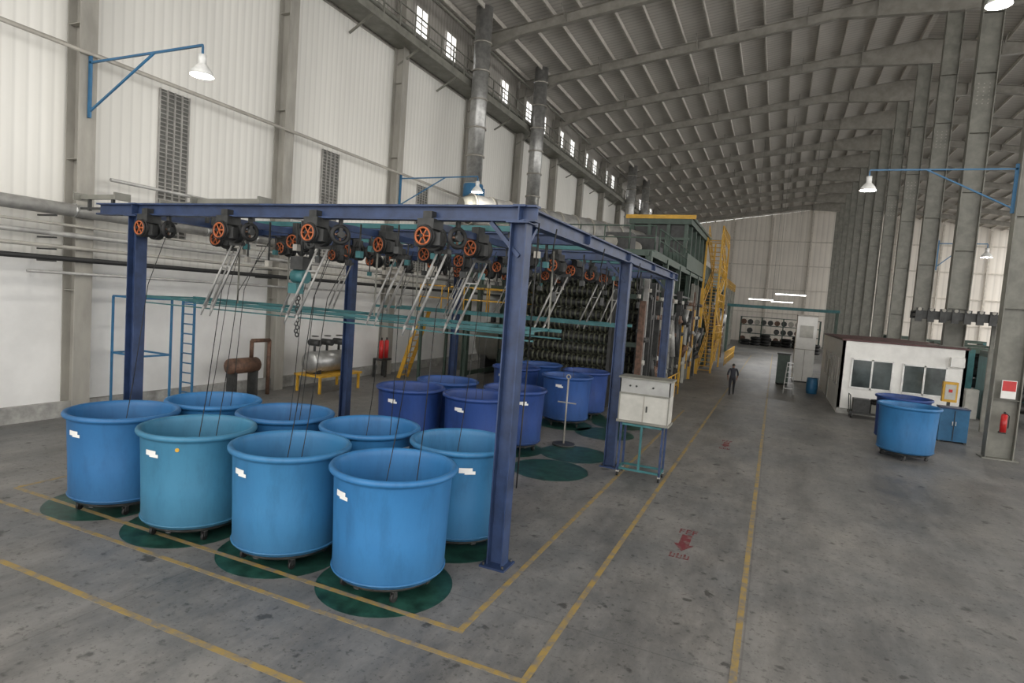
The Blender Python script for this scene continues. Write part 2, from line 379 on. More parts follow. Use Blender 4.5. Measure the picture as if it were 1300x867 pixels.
# ------------------------------------------------------------------ gantry
G=empty('overhead_pulley_gantry')
b=MB(); ZT=5.5
XG0,XG1=-12.15,-3.6; YG=[8.35,15.2,22.0]
b.ibeam((-13.35,8.35,ZT-.12),(-3.35,8.35,ZT-.12),.2,.24,FRAME)
b.ibeam((XG1,8.2,ZT-.13),(XG1,23.2,ZT-.13),.2,.26,FRAME)
b.ibeam((XG0,8.2,ZT-.13),(XG0,23.2,ZT-.13),.2,.26,FRAME)
for y in (11.6,15.2,18.6,22.0,23.1): b.ibeam((-12.3,y,ZT-.12),(-3.5,y,ZT-.12),.18,.22,FRAME)
for y in (10.3,13.4,17.2,20.3): b.bar((-12.2,y,ZT-.1),(-3.6,y,ZT-.1),.1,.1,TEAL)
for x in (-9.6,-7.4,-5.2): b.bar((x,8.3,ZT-.3),(x,23,ZT-.3),.08,.12,FRAME)
for y in YG:
    for x in (XG0,XG1):
        b.ibeam((x,y,0.03),(x,y,ZT-.24),.24,.26,FRAME,up=(1,0,0),t=.02)
        b.box((x,y,.015),(.42,.42,.03),FRAME); b.box((x,y,ZT-.26),(.36,.36,.02),FRAME)
        for sx in(-.16,.16):
            for sy in(-.16,.16): b.cyl((x+sx,y+sy,.02),(x+sx,y+sy,.07),.02,DARK,6)
    b.bar((XG1,y,4.75),(XG1-.5,y,ZT-.25),.08,.06,FRAME); b.bar((XG1,y+.05,4.75),(XG1,y+.55,ZT-.25),.08,.06,FRAME)
# top grey bars
for x0,x1,y in ((-14.6,-13.2,8.7),(-13.0,-11.2,9.6),(-11.5,-9.6,9.2),(-7.0,-4.4,10.4),(-9.2,-6.6,13.5),(-8.4,-4.8,16.5)):
    b.bar((x0,y,ZT+.2),(x1,y,ZT+.2),.07,.1,STEELD)
    for x in (x0,x1): b.box((x,y,ZT+.2),(.05,.35,.16),STEELD)
    for x in (x0+.3,x1-.3): b.b2((x-.03,y-.03,ZT-.25 if x>-13.2 else ZT-.1),(x+.03,y+.03,ZT+.2),DARK)
b.bar((-14.6,8.7,ZT-.05),(-12.2,8.7,ZT-.05),.05,.05,DARK)
b.obj('gantry_frame',parent=G)
# pulley unit
b=MB(); AX=RX
b.cyl((0,.08,0),(0,.34,0),.16,DARK,20); b.cyl((0,.3,0),(0,.42,0),.2,DARK,20)
b.box((0,.2,.2),(.3,.3,.16),DARK); b.box((0,.2,.32),(.16,.2,.16),DARK)
b.torus((0,0,0),.13,.018,ORG,AX,24,8); b.torus((0,.05,0),.16,.02,BLACK,AX,24,6); b.torus((0,.0,0),.155,.015,BLACK,AX,24,6)
b.cyl((0,-.04,0),(0,.1,0),.035,ORG,12); b.cyl((0,-.06,0),(0,-.04,0),.03,BLACK,8)
for i in range(6):
    a=i*pi/3; b.cyl((0,0,0),(.13*math.cos(a),0,.13*math.sin(a)),.012,ORG,6)
b.box((.2,.15,-.03),(.12,.12,.2),DARK); b.cyl((-.17,.12,-.1),(-.17,.3,-.1),.06,BLACK,12)
pm=b.mesh('pulley_wheel')
# twin guide tubes
b=MB()
for dx in(-.12,.12):
    b.cyl((dx,.1,-.15),(dx-.42,-.15,-1.4),.018,TUBE,8,.026); b.cyl((dx-.42,-.15,-1.4),(dx-.47,-.17,-1.58),.028,TUBE,8,.012)
b.bar((-.28,.0,-.6),(.0,.0,-.6),.025,.025,TUBE); b.box((0,.1,-.16),(.34,.08,.07),DARK)
tm=b.mesh('yarn_guide_tubes')
b=MB(); b.torus((0,0,0),.14,.04,BLACK,RY,20,8); b.cyl((-.08,0,0),(.08,0,0),.06,DARK,10)
for i in range(4): b.cyl((0,0,0),(0,.13*math.cos(i*pi/2),.13*math.sin(i*pi/2)),.02,RUSTY,6)
b.b2((-.03,-.03,0),(.03,.03,.35),DARK)
sm_=b.mesh('idler_pulley')
PX=[-11.75,-9.55,-7.45,-5.15]
for j,y in enumerate([8.1,9.9,11.9,13.7,15.5,17.4,19.3,21.2]):
    for i,x in enumerate(PX):
        jx=random.uniform(-.15,.15) if j else 0
        inst(pm,'pulley_wheel',(x+jx,y,4.99),random.uniform(-.25,.15) if j else 0,G)
        r1,r2=random.uniform(-.05,.25),random.uniform(-.4,.3)
        if not(j==0 and i==0) and j in (0,1,3,5,7): inst(tm,'yarn_guide_tubes',(x+jx+r1,y+.35,4.95),r2,G)
        if j%2==0: inst(sm_,'idler_pulley',(x+.45+jx,y+.3,5.0),random.uniform(-.6,.6),G)
b=MB()
for i in range(60):
    x=random.uniform(-12,-3.9); y=random.choice([8.9,10.4,11.6,13.4,15.1,17.2,18.7,20.4]); l=random.uniform(.25,.8)
    b.cyl((x,y,5.25),(x,y,5.25-l),.02,DARK,6); b.box((x,y,5.25-l),(.1,.1,.12),random.choice([DARK,TEAL,STEEL,DARK]))
b.obj('hanging_fittings',parent=G)
# yarns
b=MB()
def yarn(x,y,i,py,tx=0,ty=0):
    p0=Vector((x+tx,y+ty,.3)); p1=Vector((PX[i]*.3+x*.7+.05+tx*.3,py*.4+y*.6+.2,3.9)); p2=Vector((PX[i]*.8+x*.2+.2,py+.25,4.95))
    b.path([p0,p0.lerp(p1,.5)+Vector((.02,.02,0)),p1,p2],.0075,BLACK,6)
for (x,y),(i,py) in zip([(-4.69,7.02),(-6.53,6.98),(-8.42,6.9),(-10.3,6.92),(-4.62,8.9),(-6.42,8.78),(-8.27,8.66),(-10.1,8.62),(-8.46,13.2),(-6.62,13.4),(-6.4,15.25),(-6.3,19.5),(-8.42,15.05),(-8.5,20.2)],
   [(3,8.1),(2,8.1),(1,8.1),(0,8.1),(3,9.9),(2,9.9),(1,9.9),(0,9.9),(1,13.7),(2,13.7),(2,15.5),(2,19.3),(1,15.5),(1,19.3)]):
    yarn(x,y,i,py,random.uniform(-.35,-.1),random.uniform(-.1,.2))
    if random.random()<.7: yarn(x,y,i,py+.6,random.uniform(0,.35),random.uniform(-.1,.3))
b.obj('black_yarn_lines',parent=G)
# teal hoist
b=MB()
b.cyl((-8.55,9.0,4.25),(-8.25,9.0,4.25),.13,TEAL,14); b.box((-8.4,9.0,4.5),(.3,.25,.25),DARK); b.box((-8.5,9.0,4.02),(.2,.2,.2),TEAL)
b.cyl((-8.4,9,4.6),(-8.4,9,5.3),.035,DARK,8)
for i in range(12): b.torus((-8.45+.03*(i%2),9.0,3.9-.07*i),.04,.014,DARK,RX if i%2 else RY,10,5)
b.cyl((-8.15,9,4.6),(-8.15,9,5.2),.05,DARK,8); b.torus((-8.15,8.95,4.9),.1,.03,DARK,RX)
b.obj('chain_hoist',parent=G)
# cable drops near right beam
b=MB()
for x,y in ((-3.42,9.4),(-3.42,12.4),(-3.42,16.0)):
    b.path([(x,y,5.3),(x-.05,y,4.9),(x+.02,y+.05,4.3)],.012,BLACK); b.box((x+.02,y+.05,4.2),(.06,.06,.16),DARK)
b.path([(-3.42,8.6,5.3),(-3.44,8.6,3.2),(-3.44,8.52,1.2)],.012,BLACK)
b.obj('pendant_cables',parent=G)
# teal rails
b=MB()
for y in (10.7,12.3):
    b.bar((-15.4,y,3.5),(-4.2,y,3.5),.06,.07,TEAL); b.bar((-15.4,y,3.34),(-4.2,y,3.34),.03,.03,TEAL)
x=-15.3
while x<-4.2: b.bar((x,10.7,3.5),(x,12.3,3.5),.04,.04,TEAL); x+=1.2
for y in (17.6,19.2): b.bar((-13,y,3.55),(-4.2,y,3.55),.06,.09,TEAL)
for x in(-11.9,-7.9,-4.5):
    for y in (10.7,12.3,17.6,19.2): b.bar((x,y,3.5),(x,y,5.2),.03,.03,STEELD)
b.obj('teal_guide_rail',parent=G)
# blue rack at wall and ladder
b=MB()
for x in(-17.1,-15.9):
    for y in(11.1,12.0): b.bar((x,y,0),(x,y,3.4),.05,.05,LBLUE)
for z in(3.4,1.8):
    b.bar((-17.1,11.1,z),(-15.9,11.1,z),.05,.05,LBLUE); b.bar((-17.1,12,z),(-15.9,12,z),.05,.05,LBLUE)
    for x in(-17.1,-15.9): b.bar((x,11.1,z),(x,12,z),.05,.05,LBLUE)
b.obj('blue_pipe_rack')
b=MB()
for dx in(0,.5): b.bar((-16.6+dx,12.9,0),(-16.6+dx,12.9,3.4),.06,.05,LBLUE)
for i in range(11): b.cyl((-16.6,12.9,.25+.3*i),(-16.1,12.9,.25+.3*i),.022,LBLUE,6)
for dx in(0,.5): b.bar((-16.6+dx,12.9,3.3),(-16.6+dx,13.3,3.3),.04,.04,LBLUE); b.bar((-16.6+dx,12.9,.1),(-16.6+dx,13.3,.1),.04,.04,LBLUE)
b.obj('blue_ladder')
# ------------------------------------------------------------------ wall lamps
def bell(b,x,y,z):
    b.cyl((x,y,z),(x,y,z+.22),.09,ALU,12); b.lathe([(.09,0),(.14,-.05),(.22,-.15),(.27,-.27),(.255,-.27),(.2,-.14),(.05,-.02)],(x,y,z),ALU,24)
    b.sphere((x,y,z-.16),.12,GLOW)
def lampobj(xb,y,dirx,L=4.2,zt=9.55,zb=8.25):
    b=MB(); xe=xb+dirx*L
    b.bar((xb,y,zt-.02),(xe,y,zt+.02),.05,.05,LBLUE); b.bar((xb,y,zt-1.3),(xb+dirx*min(2.5,L*.6),y,zt),.045,.045,LBLUE); b.bar((xb+dirx*.02,y,zt-1.45),(xb+dirx*.02,y,zt+.15),.1,.05,LBLUE,up=(0,1,0))
    b.b2((xe-.02,y-.02,zt-.2),(xe+.02,y+.02,zt),LBLUE)
    bell(b,xe,y,zt-.42); b.obj('bracket_lamp')
    l=D.lights.new('lamp','POINT'); l.energy=250; l.shadow_soft_size=.2; l.color=(1,.96,.88)
    o=D.objects.new('lamp_light',l); S.collection.objects.link(o); o.location=(xe,y,zt-.75)
for k in (0,2,4,6): lampobj(-17.22,10.4+7.2*k,1)
for k in (2,): lampobj(XC-.42,10.4+7.2*k,-1)
lampobj(XC-.42,17.6,-1,L=2.7,zt=12.4)
lampobj(XC+.42,39.2,1,L=2.2,zt=8.8)
# ------------------------------------------------------------------ chimneys
for q,(x,y,zb,r) in enumerate(((-15.9,29.8,4.2,.45),(-15.9,38.4,3.6,.45),(-15.9,66.5,5,.5),(-15.9,74,5,.45))):
    b=MB(); b.cyl((x,y,zb+6),(x,y,zr(x)-.02),r,GAL,20); b.cyl((x,y,zb),(x,y,zb+5.2),r*.9,GAL,20)
    z=zb+6
    while z<19: b.cyl((x,y,z),(x,y,z+.08),r+.06,STEEL,20); z+=1.5
    if q==0: b.lathe([(r,zb+6.1),(r+.1,zb+6),(r+.1,zb+5.4),(r*.9,zb+5.2)],(x,y,0),LBLUE,20); b.box((x+.5,y,zb+5.6),(.3,.3,.4),LBLUE)
    else: b.lathe([(r,zb+6.1),(r+.15,zb+5.8),(r+.5,zb+5.0),(r+.5,zb+4.6),(r*.9,zb+4.4)],(x,y,0),GAL,20)
    b.cyl((x,y,0.0),(x,y,zb),.3,STEELD,12)
    b.obj('exhaust_chimney')
# ------------------------------------------------------------------ pipes / tanks near left wall
b=MB()
b.cyl((-16.2,18.1,1.15),(-16.2,20.1,1.15),.42,GAL,24); b.sphere((-16.2,18.1,1.15),.42,GAL,(1,.35,1),24); b.sphere((-16.2,20.1,1.15),.42,GAL,(1,.35,1),24)
b.b2((-16.8,17.9,.62),(-15.5,20.4,.7),YEL)
for x in(-16.7,-15.6):
    for y in(18,20.3): b.b2((x-.04,y-.04,0),(x+.04,y+.04,.65),YEL)
for y in (18.3,19.0,19.7):
    b.cyl((-16.2,y,1.5),(-16.2,y,2.0),.05,DARK,8); b.cyl((-16.45,y,1.9),(-15.95,y,1.9),.13,DARK,12); b.torus((-16.2,y,2.15),.12,.02,DARK,None,16,6)
b.b2((-16.5,18.2,.7),(-15.9,18.4,.85),DARK); b.b2((-16.5,19.8,.7),(-15.9,20.0,.85),DARK)
b.obj('pressure_tank')
b=MB()
b.cyl((-16.8,14.9,1.15),(-16.8,16.0,1.15),.27,RUSTY,20); b.sphere((-16.8,14.9,1.15),.27,RUSTY,(1,.4,1)); b.sphere((-16.8,16,1.15),.27,RUSTY,(1,.4,1))
for y in(15,15.9): b.b2((-17,y-.05,0),(-16.6,y+.05,.95),DARK)
b.path([(-16.8,15.8,1.4),(-16.8,15.8,2.0),(-16.8,16.6,2.0),(-16.8,16.6,0.02)],.07,RUSTY,10)
b.obj('rusty_air_receiver')
b=MB()
for i,y in enumerate((23.6,24.0)):
    b.cyl((-16.9,y,.9),(-16.9,y,1.7),.11,RED,14); b.sphere((-16.9,y,1.7),.11,RED,(1,1,.6)); b.cyl((-16.9,y,1.75),(-16.9,y,1.88),.04,BLACK,8)
b.b2((-17.2,23.4,.8),(-16.7,24.2,.9),DARK); b.b2((-17.2,23.4,0),(-17.1,23.5,.9),DARK); b.b2((-17.2,24.1,0),(-17.1,24.2,.9),DARK); b.b2((-16.8,23.75,0),(-16.7,23.85,.85),DARK)
b.obj('red_fire_cylinders')
b=MB(); b.cyl((-14.6,30,1.75),(-11.2,30,1.75),1.05,STEELD,28); b.sphere((-14.6,30,1.75),1.05,STEELD,(.35,1,1),28); b.sphere((-11.2,30,1.75),1.05,STEELD,(.35,1,1),28)
for x in(-14.3,-12): b.b2((x-.15,29.2,0),(x+.15,30.8,1.0),DARK)
for x in(-14.2,-13.4,-12.4): b.cyl((x,30,2.7),(x,30,3.1),.15,DARK,12)
CT=empty('cord_treating_line')
b.obj('horizontal_storage_tank',parent=CT)
# yellow platform & stairs
def rail(b,p0,p1,m=YEL,h=1.1,n=None):
    p0=Vector(p0);p1=Vector(p1); L=(p1-p0).length; n=n or max(1,int(L/1.1))
    for i in range(n+1):
        p=p0.lerp(p1,i/n); b.cyl(p,p+Vector((0,0,h)),.03,m,6)
    for hh in(h,h*.5): b.cyl(p0+Vector((0,0,hh)),p1+Vector((0,0,hh)),.03,m,6)
b=MB()
b.b2((-15.2,24,3.3),(-10.6,26.6,3.4),YEL)
rail(b,(-15.2,24,3.4),(-10.6,24,3.4)); rail(b,(-15.2,26.6,3.4),(-10.6,26.6,3.4)); rail(b,(-10.6,24,3.4),(-10.6,26.6,3.4))
for x in(-15.1,-10.7):
    for y in(24.1,26.5): b.b2((x-.06,y-.06,0),(x+.06,y+.06,3.3),GREENM)
for y in(24.1,24.8): b.bar((-16.2,y,0),(-15.1,y,3.4),.05,.18,YEL)
for i in range(12): b.box((-16.15+.088*i,24.45,.28*(i)+.15),(.22,.7,.03),YEL)
b.obj('yellow_access_platform',parent=CT)
# ------------------------------------------------------------------ big machine
b=MB()
X0,X1=-13.2,-5.0
for y in range(25,62,4):
    for x in (X0,-9.2,X1):
        b.ibeam((x,y,0),(x,y,6.5),.25,.25,GREENM,up=(1,0,0),t=.025)
    for z in(2.6,4.6,6.4): b.bar((X0,y,z),(X1,y,z),.15,.2,GREENM)
for x in(X0,-9.2,X1):
    for z in(.5,2.6,4.6,6.4): b.bar((x,25,z),(x,61,z),.15,.2,GREENM)
# roll stacks
for y,xa_,xb_ in ((24.2,-10.2,-6.2),(26.6,-10.3,-5.6),(28.0,-10.3,-5.6),(30.5,-10.3,-5.6),(33.0,-10.3,-5.6),(36.5,-10.3,-5.6)):
    for i in range(10):
        z=.9+.47*i
        b.cyl((xa_,y,z),(xb_,y,z),.15,DARK,14)
        x=xa_+.1
        while x<xb_-.05: b.cyl((x,y,z),(x+.06,y,z),.22,OLIVE,14); x+=.22
    for x in(xa_-.1,xb_+.1): b.b2((x-.06,y-.25,0),(x+.06,y+.25,5.6),DARK)
b.obj('roll_accumulator_frame',parent=CT)
b=MB()
# enclosure
EX0,EX1,EY0,EY1=-8.4,-5.0,35.8,46
b.b2((EX0,EY0,6.6),(EX1,EY1,7.5),GREENM); b.b2((EX0+.2,EY0+.2,7.5),(EX1-.2,EY1,9.2),DARK)
b.b2((EX0-.1,EY0-.1,9.1),(EX1+.1,EY1+.1,9.4),GREENM); b.b2((EX0-.3,EY0-.15,9.4),(EX1+.3,EY0+.05,9.62),YEL); b.b2((EX1+.05,EY0,9.4),(EX1+.2,EY1,9.55),GREENM)
for y in range(37,46,2):
    b.b2((EX1-.2,y-.1,7.5),(EX1,y+.1,9.1),GREENM)
for x in (EX0+.1,-7.3,-6.2,EX1-.2): b.b2((x-.1,EY0+.0,7.5),(x+.1,EY0+.2,9.1),GREENM)
b.b2((EX0,EY0-.02,8.2),(EX1,EY0+.1,8.35),GREENM)
b.b2((-12.8,46.2,6.55),(-5.0,62,7.6),GREENM)
b.b2((-12.8,26,6.5),(-5.0,35.7,6.65),GREENM); rail(b,(-5,27,6.65),(-5,35.7,6.65),GREENM,1.0); rail(b,(-12.8,26,6.65),(-5,26,6.65),GREENM,1.0)
for y,x,h in((28,-7,.9),(30.5,-6.4,1.1),(33,-6.6,.8),(29,-9.5,.9)):
    b.b2((x-.6,y-.5,6.65),(x+.6,y+.5,6.65+h),DARK); b.cyl((x-.3,y-.7,7.1),(x-.3,y+.7,7.1),.3,STEEL,14)
b.obj('machine_enclosure',parent=CT)
b=MB()
random.seed(3)
y=23.5
while y<62:
    m=random.choice([CREAM,DARK,TUBE,RUSTY,DARK,STEEL,DARK,YEL,STEELD]); w=random.uniform(.08,.28)
    z0=random.choice([0,0,.8]); z1=random.uniform(3.5,6.0)
    d=random.uniform(.1,.3); q=random.random(); za,zb_=random.uniform(1,4.5),random.uniform(1,4.5)
    if not 43.3<y<50.3:
        b.b2((-4.9,y,z0),(-4.9+d,y+w,z1),m)
        if q<.6: b.cyl((-4.75,y+w,za),(-4.55,y+w,zb_),.14,random.choice([DARK,RUSTY,TUBE]),12)
        for zz in (1.2,2.0,2.9,3.8,4.6):
            if random.random()<.5: b.cyl((-4.9,y+w+.12,zz),(-4.6,y+w+.12,zz),.1,random.choice([DARK,CREAM,RUSTY,DARK]),12)
    y+=w+random.uniform(.15,.5)
for z in(1.6,3.2,4.9): b.b2((-4.97,23.5,z),(-4.9,43.6,z+.1),DARK); b.b2((-4.97,50.4,z),(-4.9,62,z+.1),DARK)
b.obj('roller_drive_stations',parent=CT)
b=MB(); A_=Vector((-14,26,8.3)); B_=Vector((-8.8,33.6,8.0)); b.cyl(A_,B_,.72,INS,24); 
for i in range(10):
    p=A_.lerp(B_,i/9); q=p+(B_-A_).normalized()*.1; b.cyl(p,q,.76,STEEL,24)
b.cyl(B_,(-7.8,35.75,8.0),.72,INS,24,.6); b.cyl((-14,26,8.3),(-15.3,29.3,8.6),.45,INS,16); b.cyl(A_-(B_-A_).normalized()*.5,A_,.45,STEELD,24,.72)
for t in(.1,.5,.9):
    p=A_.lerp(B_,t); b.b2((p.x-.1,p.y-.1,6.65 if t>.2 else 3.4),(p.x+.1,p.y+.1,7.5),GREENM)
b.obj('insulated_air_duct',parent=CT)
# far taller oven
b=MB()
b.b2((-14,62.5,0),(-6,95,7.5),GREENM); b.b2((-13.5,63,7.5),(-7,94,9.5),STEEL)
for y in range(64,95,4): b.b2((-6,y,0),(-5.8,y+.3,7.5),STEEL); 
rail(b,(-6,62.5,7.5),(-6,95,7.5)); b.obj('curing_oven',parent=CT)
# yellow stair tower
b=MB()
xa,xb,ya,yb=-4.9,-3.9,44,50
for x in(xa,xb):
    for y in(ya,yb): b.bar((x,y,0),(x,y,9.6),.12,.12,YEL)
for f in range(4):
    z0=f*2.3; z1=z0+2.3; y0,y1=(ya+.3,yb-.3) if f%2==0 else (yb-.3,ya+.3)
    for x in(xa+.05,xb-.05):
        b.bar((x,y0,z0),(x,y1,z1),.06,.2,YEL); b.cyl((x,y0,z0+1),(x,y1,z1+1),.03,YEL,6); b.cyl((x,y0,z0+.5),(x,y1,z1+.5),.025,YEL,6)
        for i in range(7):
            p=Vector((x,y0,z0)).lerp(Vector((x,y1,z1)),i/6); b.cyl(p,p+Vector((0,0,1)),.025,YEL,6)
    for i in range(9):
        p=Vector(((xa+xb)/2,y0,z0)).lerp(Vector(((xa+xb)/2,y1,z1)),(i+.5)/9); b.box(p,(.9,.28,.04),YEL)
    b.b2((xa,min(y1,y1+(.3 if y1>47 else -.3)),z1-.04),(xb,max(y1,y1+(.3 if y1>47 else -.3)),z1),YEL)
    rail(b,(xb,ya,z1),(xb,yb,z1),YEL,1.0,6)
b.obj('yellow_stair_tower',parent=CT)
b=MB(); rail(b,(-4.2,26,0),(-4.2,31,0)); rail(b,(-3.6,52,0),(-3.6,64,0)); b.obj('yellow_guard_rail')
# cross-aisle gantry at far end
b=MB()
for x in(-5,5.8): b.bar((x,72,0),(x,72,5.2),.25,.25,GREENM)
b.bar((-5.2,72,5.3),(6.0,72,5.3),.25,.3,TEAL); b.bar((-5.2,73,5.3),(6.0,73,5.3),.2,.3,TEAL)
for x in(-5,5.8): b.bar((x,73,0),(x,73,5.2),.2,.2,GREENM)
b.obj('cross_aisle_conveyor')
for x,y,z,l in((.9,58,6.3,2.4),(-1.6,64,5.9,2.2),(.4,80,6.2,2.4)):
    b=MB(); b.b2((x-l/2,y-.15,z),(x+l/2,y+.15,z+.1),ALU); b.b2((x-l/2,y-.12,z-.05),(x+l/2,y+.12,z),GLOW)
    for dx in(-l/2+.1,l/2-.1): b.cyl((x+dx,y,z+.1),(x+dx,y,zr(x)-.3),.008,DARK,5)
    b.obj('hanging_tube_light')
    la=D.lights.new('tube','AREA'); la.shape='RECTANGLE'; la.size=l; la.size_y=.3; la.energy=250
    o=D.objects.new('tube_area_light',la); S.collection.objects.link(o); o.location=(x,y,z-.1)
# far storage racks / reels
b=MB()
for i,(x,y) in enumerate([(-4,96),(-2.6,96),(-1.3,97),(.2,98),(1.6,98),(3,97),(4.3,96),(4.6,84),(3.6,86)]):
    for k in range(2+(i%3)): b.torus((x,y,.22+.42*k),.5,.21,BLACK,None,18,8)
b.obj('reel_stacks')
b=MB()
for x in(-5,-2,1,4,6): 
    for y in (99.5,101): b.bar((x,y,0),(x,y,4.2),.15,.15,GREENM)
for z in(.3,1.6,2.9,4.1): 
    b.b2((-5.1,99.4,z),(6.1,101.1,z+.1),GREENM)
    if z<4:
        x=-4.6
        while x<5.8: 
            if random.random()<.8: b.cyl((x,99.7,z+.5),(x,100.8,z+.5),.4,random.choice([DARK,DARK,RUSTY,STEEL]),12)
            x+=.95
b.obj('reel_storage_rack')
# ------------------------------------------------------------------ office
O=empty('site_office')
b=MB(); ox0,ox1,oy0,oy1,oz=2.9,7.65,31.5,43.5,3.35
b.b2((ox0,oy0,0),(ox1,oy0+.12,oz),WHITE); b.b2((ox0,oy0,0),(ox0+.12,oy1,oz),WHITE); b.b2((ox1-.12,oy0,0),(ox1,oy1,oz),WHITE); b.b2((ox0,oy1-.12,0),(ox1,oy1,oz),WHITE)
b.b2((ox0-.05,oy0-.05,oz),(ox1+.05,oy1+.05,oz+.08),MAROON); b.b2((ox0-.02,oy0-.02,0),(ox1+.02,oy0+.0,.25),PLINTH)
def win(b,x0,x1,z0,z1,y):
    b.b2((x0,y-.03,z0),(x1,y+.01,z1),GLASS)
    for x in(x0,(x0+x1)/2,x1): b.b2((x-.035,y-.06,z0-.04),(x+.035,y,z1+.04),ALU)
    for z in(z0,z1): b.b2((x0,y-.06,z-.035),(x1,y,z+.035),ALU)
win(b,3.35,4.95,1.25,2.55,oy0); win(b,5.35,6.95,1.25,2.5,oy0)
for y in(32.6,35.2,38.5):
    b.b2((ox0-.02,y,1.2),(ox0+.02,y+1.6,2.5),GLASS)
    for yy in(y,y+.8,y+1.6): b.b2((ox0-.05,yy-.03,1.2),(ox0,yy+.03,2.5),STEEL)
b.b2((ox0-.03,37,0),(ox0,37.95,2.1),CREAM)
b.obj('office_walls',parent=O)
b=MB(); b.b2((7.0,31.2,2.6),(7.5,31.5,3.0),WHITE); b.obj('air_conditioner',parent=O)
# column-side things
b=MB(); y=24.55
b.b2((6.95,y-.02,2.05),(7.35,y,2.65),WHITE); b.b2((6.97,y-.03,2.3),(7.33,y-.015,2.63),RED); b.obj('fire_point_sign')
b=MB(); b.cyl((7.1,24.45,.95),(7.1,24.45,1.5),.09,RED,14); b.sphere((7.1,24.45,1.5),.09,RED,(1,1,.6)); b.cyl((7.1,24.45,1.52),(7.1,24.45,1.62),.03,BLACK,8); b.path([(7.1,24.45,1.6),(7.22,24.42,1.5),(7.22,24.42,1.1)],.015,BLACK); b.b2((7.02,24.4,.9),(7.18,24.6,.95),DARK)
b.obj('fire_extinguisher')
b=MB(); b.b2((5.9,26.9,0.06),(6.8,27.5,1.25),LBLUE); b.b2((5.88,26.86,1.25),(6.82,27.54,1.3),FRAME); b.b2((6.34,26.88,.1),(6.36,26.9,1.2),DARK)
for x in(5.95,6.75): b.b2((x-.04,26.9,0),(x+.04,27.5,.06),DARK)
for x in (6.3,6.4): b.b2((x-.01,26.85,.65),(x+.01,26.9,.8),ALU)
b.obj('blue_tool_cabinet')
b=MB(); 
b.b2((5.0,27.2,1.0),(5.8,28.0,1.06),LBLUE)
for x in(5.05,5.75):
    for y in(27.25,27.95): b.b2((x-.03,y-.03,0),(x+.03,y+.03,1.0),LBLUE)
b.b2((5.05,27.25,.35),(5.75,27.95,.39),LBLUE); b.b2((5.2,27.4,1.06),(5.5,27.7,1.2),DARK); b.obj('blue_work_table')
b=MB(); b.b2((6.35,29.0,1.3),(6.85,29.2,2.1),YEL); b.b2((6.42,28.98,1.4),(6.78,29.0,2.0),CREAM); b.b2((6.55,29.05,0),(6.65,29.15,1.3),DARK); b.b2((6.35,28.9,0),(6.85,29.3,.04),DARK); b.box((6.6,28.97,1.75),(.12,.02,.12),RED); b.obj('control_panel_stand')
b=MB()
b.b2((3.3,30.3,.2),(4.7,31.1,.28),DARK); b.b2((3.45,30.4,.28),(4.1,31.0,.85),DARK); b.b2((4.15,30.45,.28),(4.6,30.95,.65),STEELD)
for x in(3.4,4.6):
    for y in(30.4,31.0): b.cyl((x-.02,y,.1),(x+.02,y,.1),.1,BLACK,14)
b.path([(3.35,30.35,.28),(3.3,30.35,1.0),(3.3,31.05,1.0),(3.35,31.05,.28)],.02,DARK,8)
for i in range(3): b.torus((4.35,30.7,.7+.07*i),.2,.035,BLACK,None,18,6)
b.obj('dark_parts_trolley')
# white tall cabinet & bin & step ladder
b=MB(); b.b2((1.3,44.5,.1),(2.5,46.5,4.4),WHITE); b.b2((1.28,44.48,4.4),(2.52,46.52,4.5),STEEL); b.b2((1.3,44.48,2.2),(2.5,44.5,2.24),STEEL); b.b2((1.88,44.47,.15),(1.91,44.5,2.2),STEEL); b.b2((1.3,44.5,0),(2.5,46.5,.1),DARK); b.b2((1.5,44.46,3.0),(2.3,44.5,3.8),CREAM); b.obj('tall_white_cabinet')
b=MB(); b.b2((.3,41.5,.1),(1.0,42.3,1.9),GREENM); b.b2((.25,41.45,1.9),(1.05,42.35,2.0),DARK); b.cyl((.4,41.6,.06),(.5,41.6,.06),.06,BLACK); b.cyl((.8,41.6,.06),(.9,41.6,.06),.06,BLACK); b.b2((.3,42.1,0),(1.0,42.3,.1),DARK); b.obj('green_waste_bin')
b=MB()
for s in(-1,1):
    for dx in(-.25,.25): b.bar((.95+dx,37.2+s*.45,0),(.95+dx*.6,37.2,1.7),.04,.03,GAL)
for i in range(5): b.box((.95,36.8+.08*i,.3+.3*i),(.45-.04*i,.08,.03),GAL)
b.box((.95,37.2,1.7),(.34,.2,.04),GAL); b.obj('step_ladder')
b=MB(); b.lathe([(0,0),(.28,0),(.3,.3),(.3,.6),(.28,.88),(.25,.9),(0,.9)],(2.2,38.5,0),LBLUE,20); b.torus((2.2,38.5,.3),.3,.015,LBLUE,None,20,6); b.torus((2.2,38.5,.6),.3,.015,LBLUE,None,20,6); b.obj('blue_drum')
# cart with control cabinet
b=MB(); cx,cy=-2.72,14.75
b.b2((cx-.6,cy-.28,1.38),(cx+.6,cy+.28,2.06),CREAM); b.b2((cx-.6,cy-.3,2.06),(cx+.6,cy+.28,2.42),GREYP); b.b2((cx-.64,cy-.34,2.42),(cx+.64,cy+.32,2.46),STEELD)
b.b2((cx-.63,cy-.3,1.34),(cx+.63,cy+.3,1.4),STEELD)
b.b2((cx-.6,cy-.31,2.04),(cx+.6,cy-.28,2.08),STEELD)
for x in(-.6,.575): b.b2((cx+x,cy-.3,1.4),(cx+x+.025,cy-.28,2.42),STEELD)
b.b2((cx-.015,cy-.29,1.4),(cx+.015,cy-.28,2.04),STEEL); b.box((cx+.08,cy-.3,1.72),(.03,.03,.14),DARK)
for x in(-.35,-.2,.2): b.cyl((cx+x,cy-.32,2.25),(cx+x,cy-.3,2.25),.025,DARK,8)
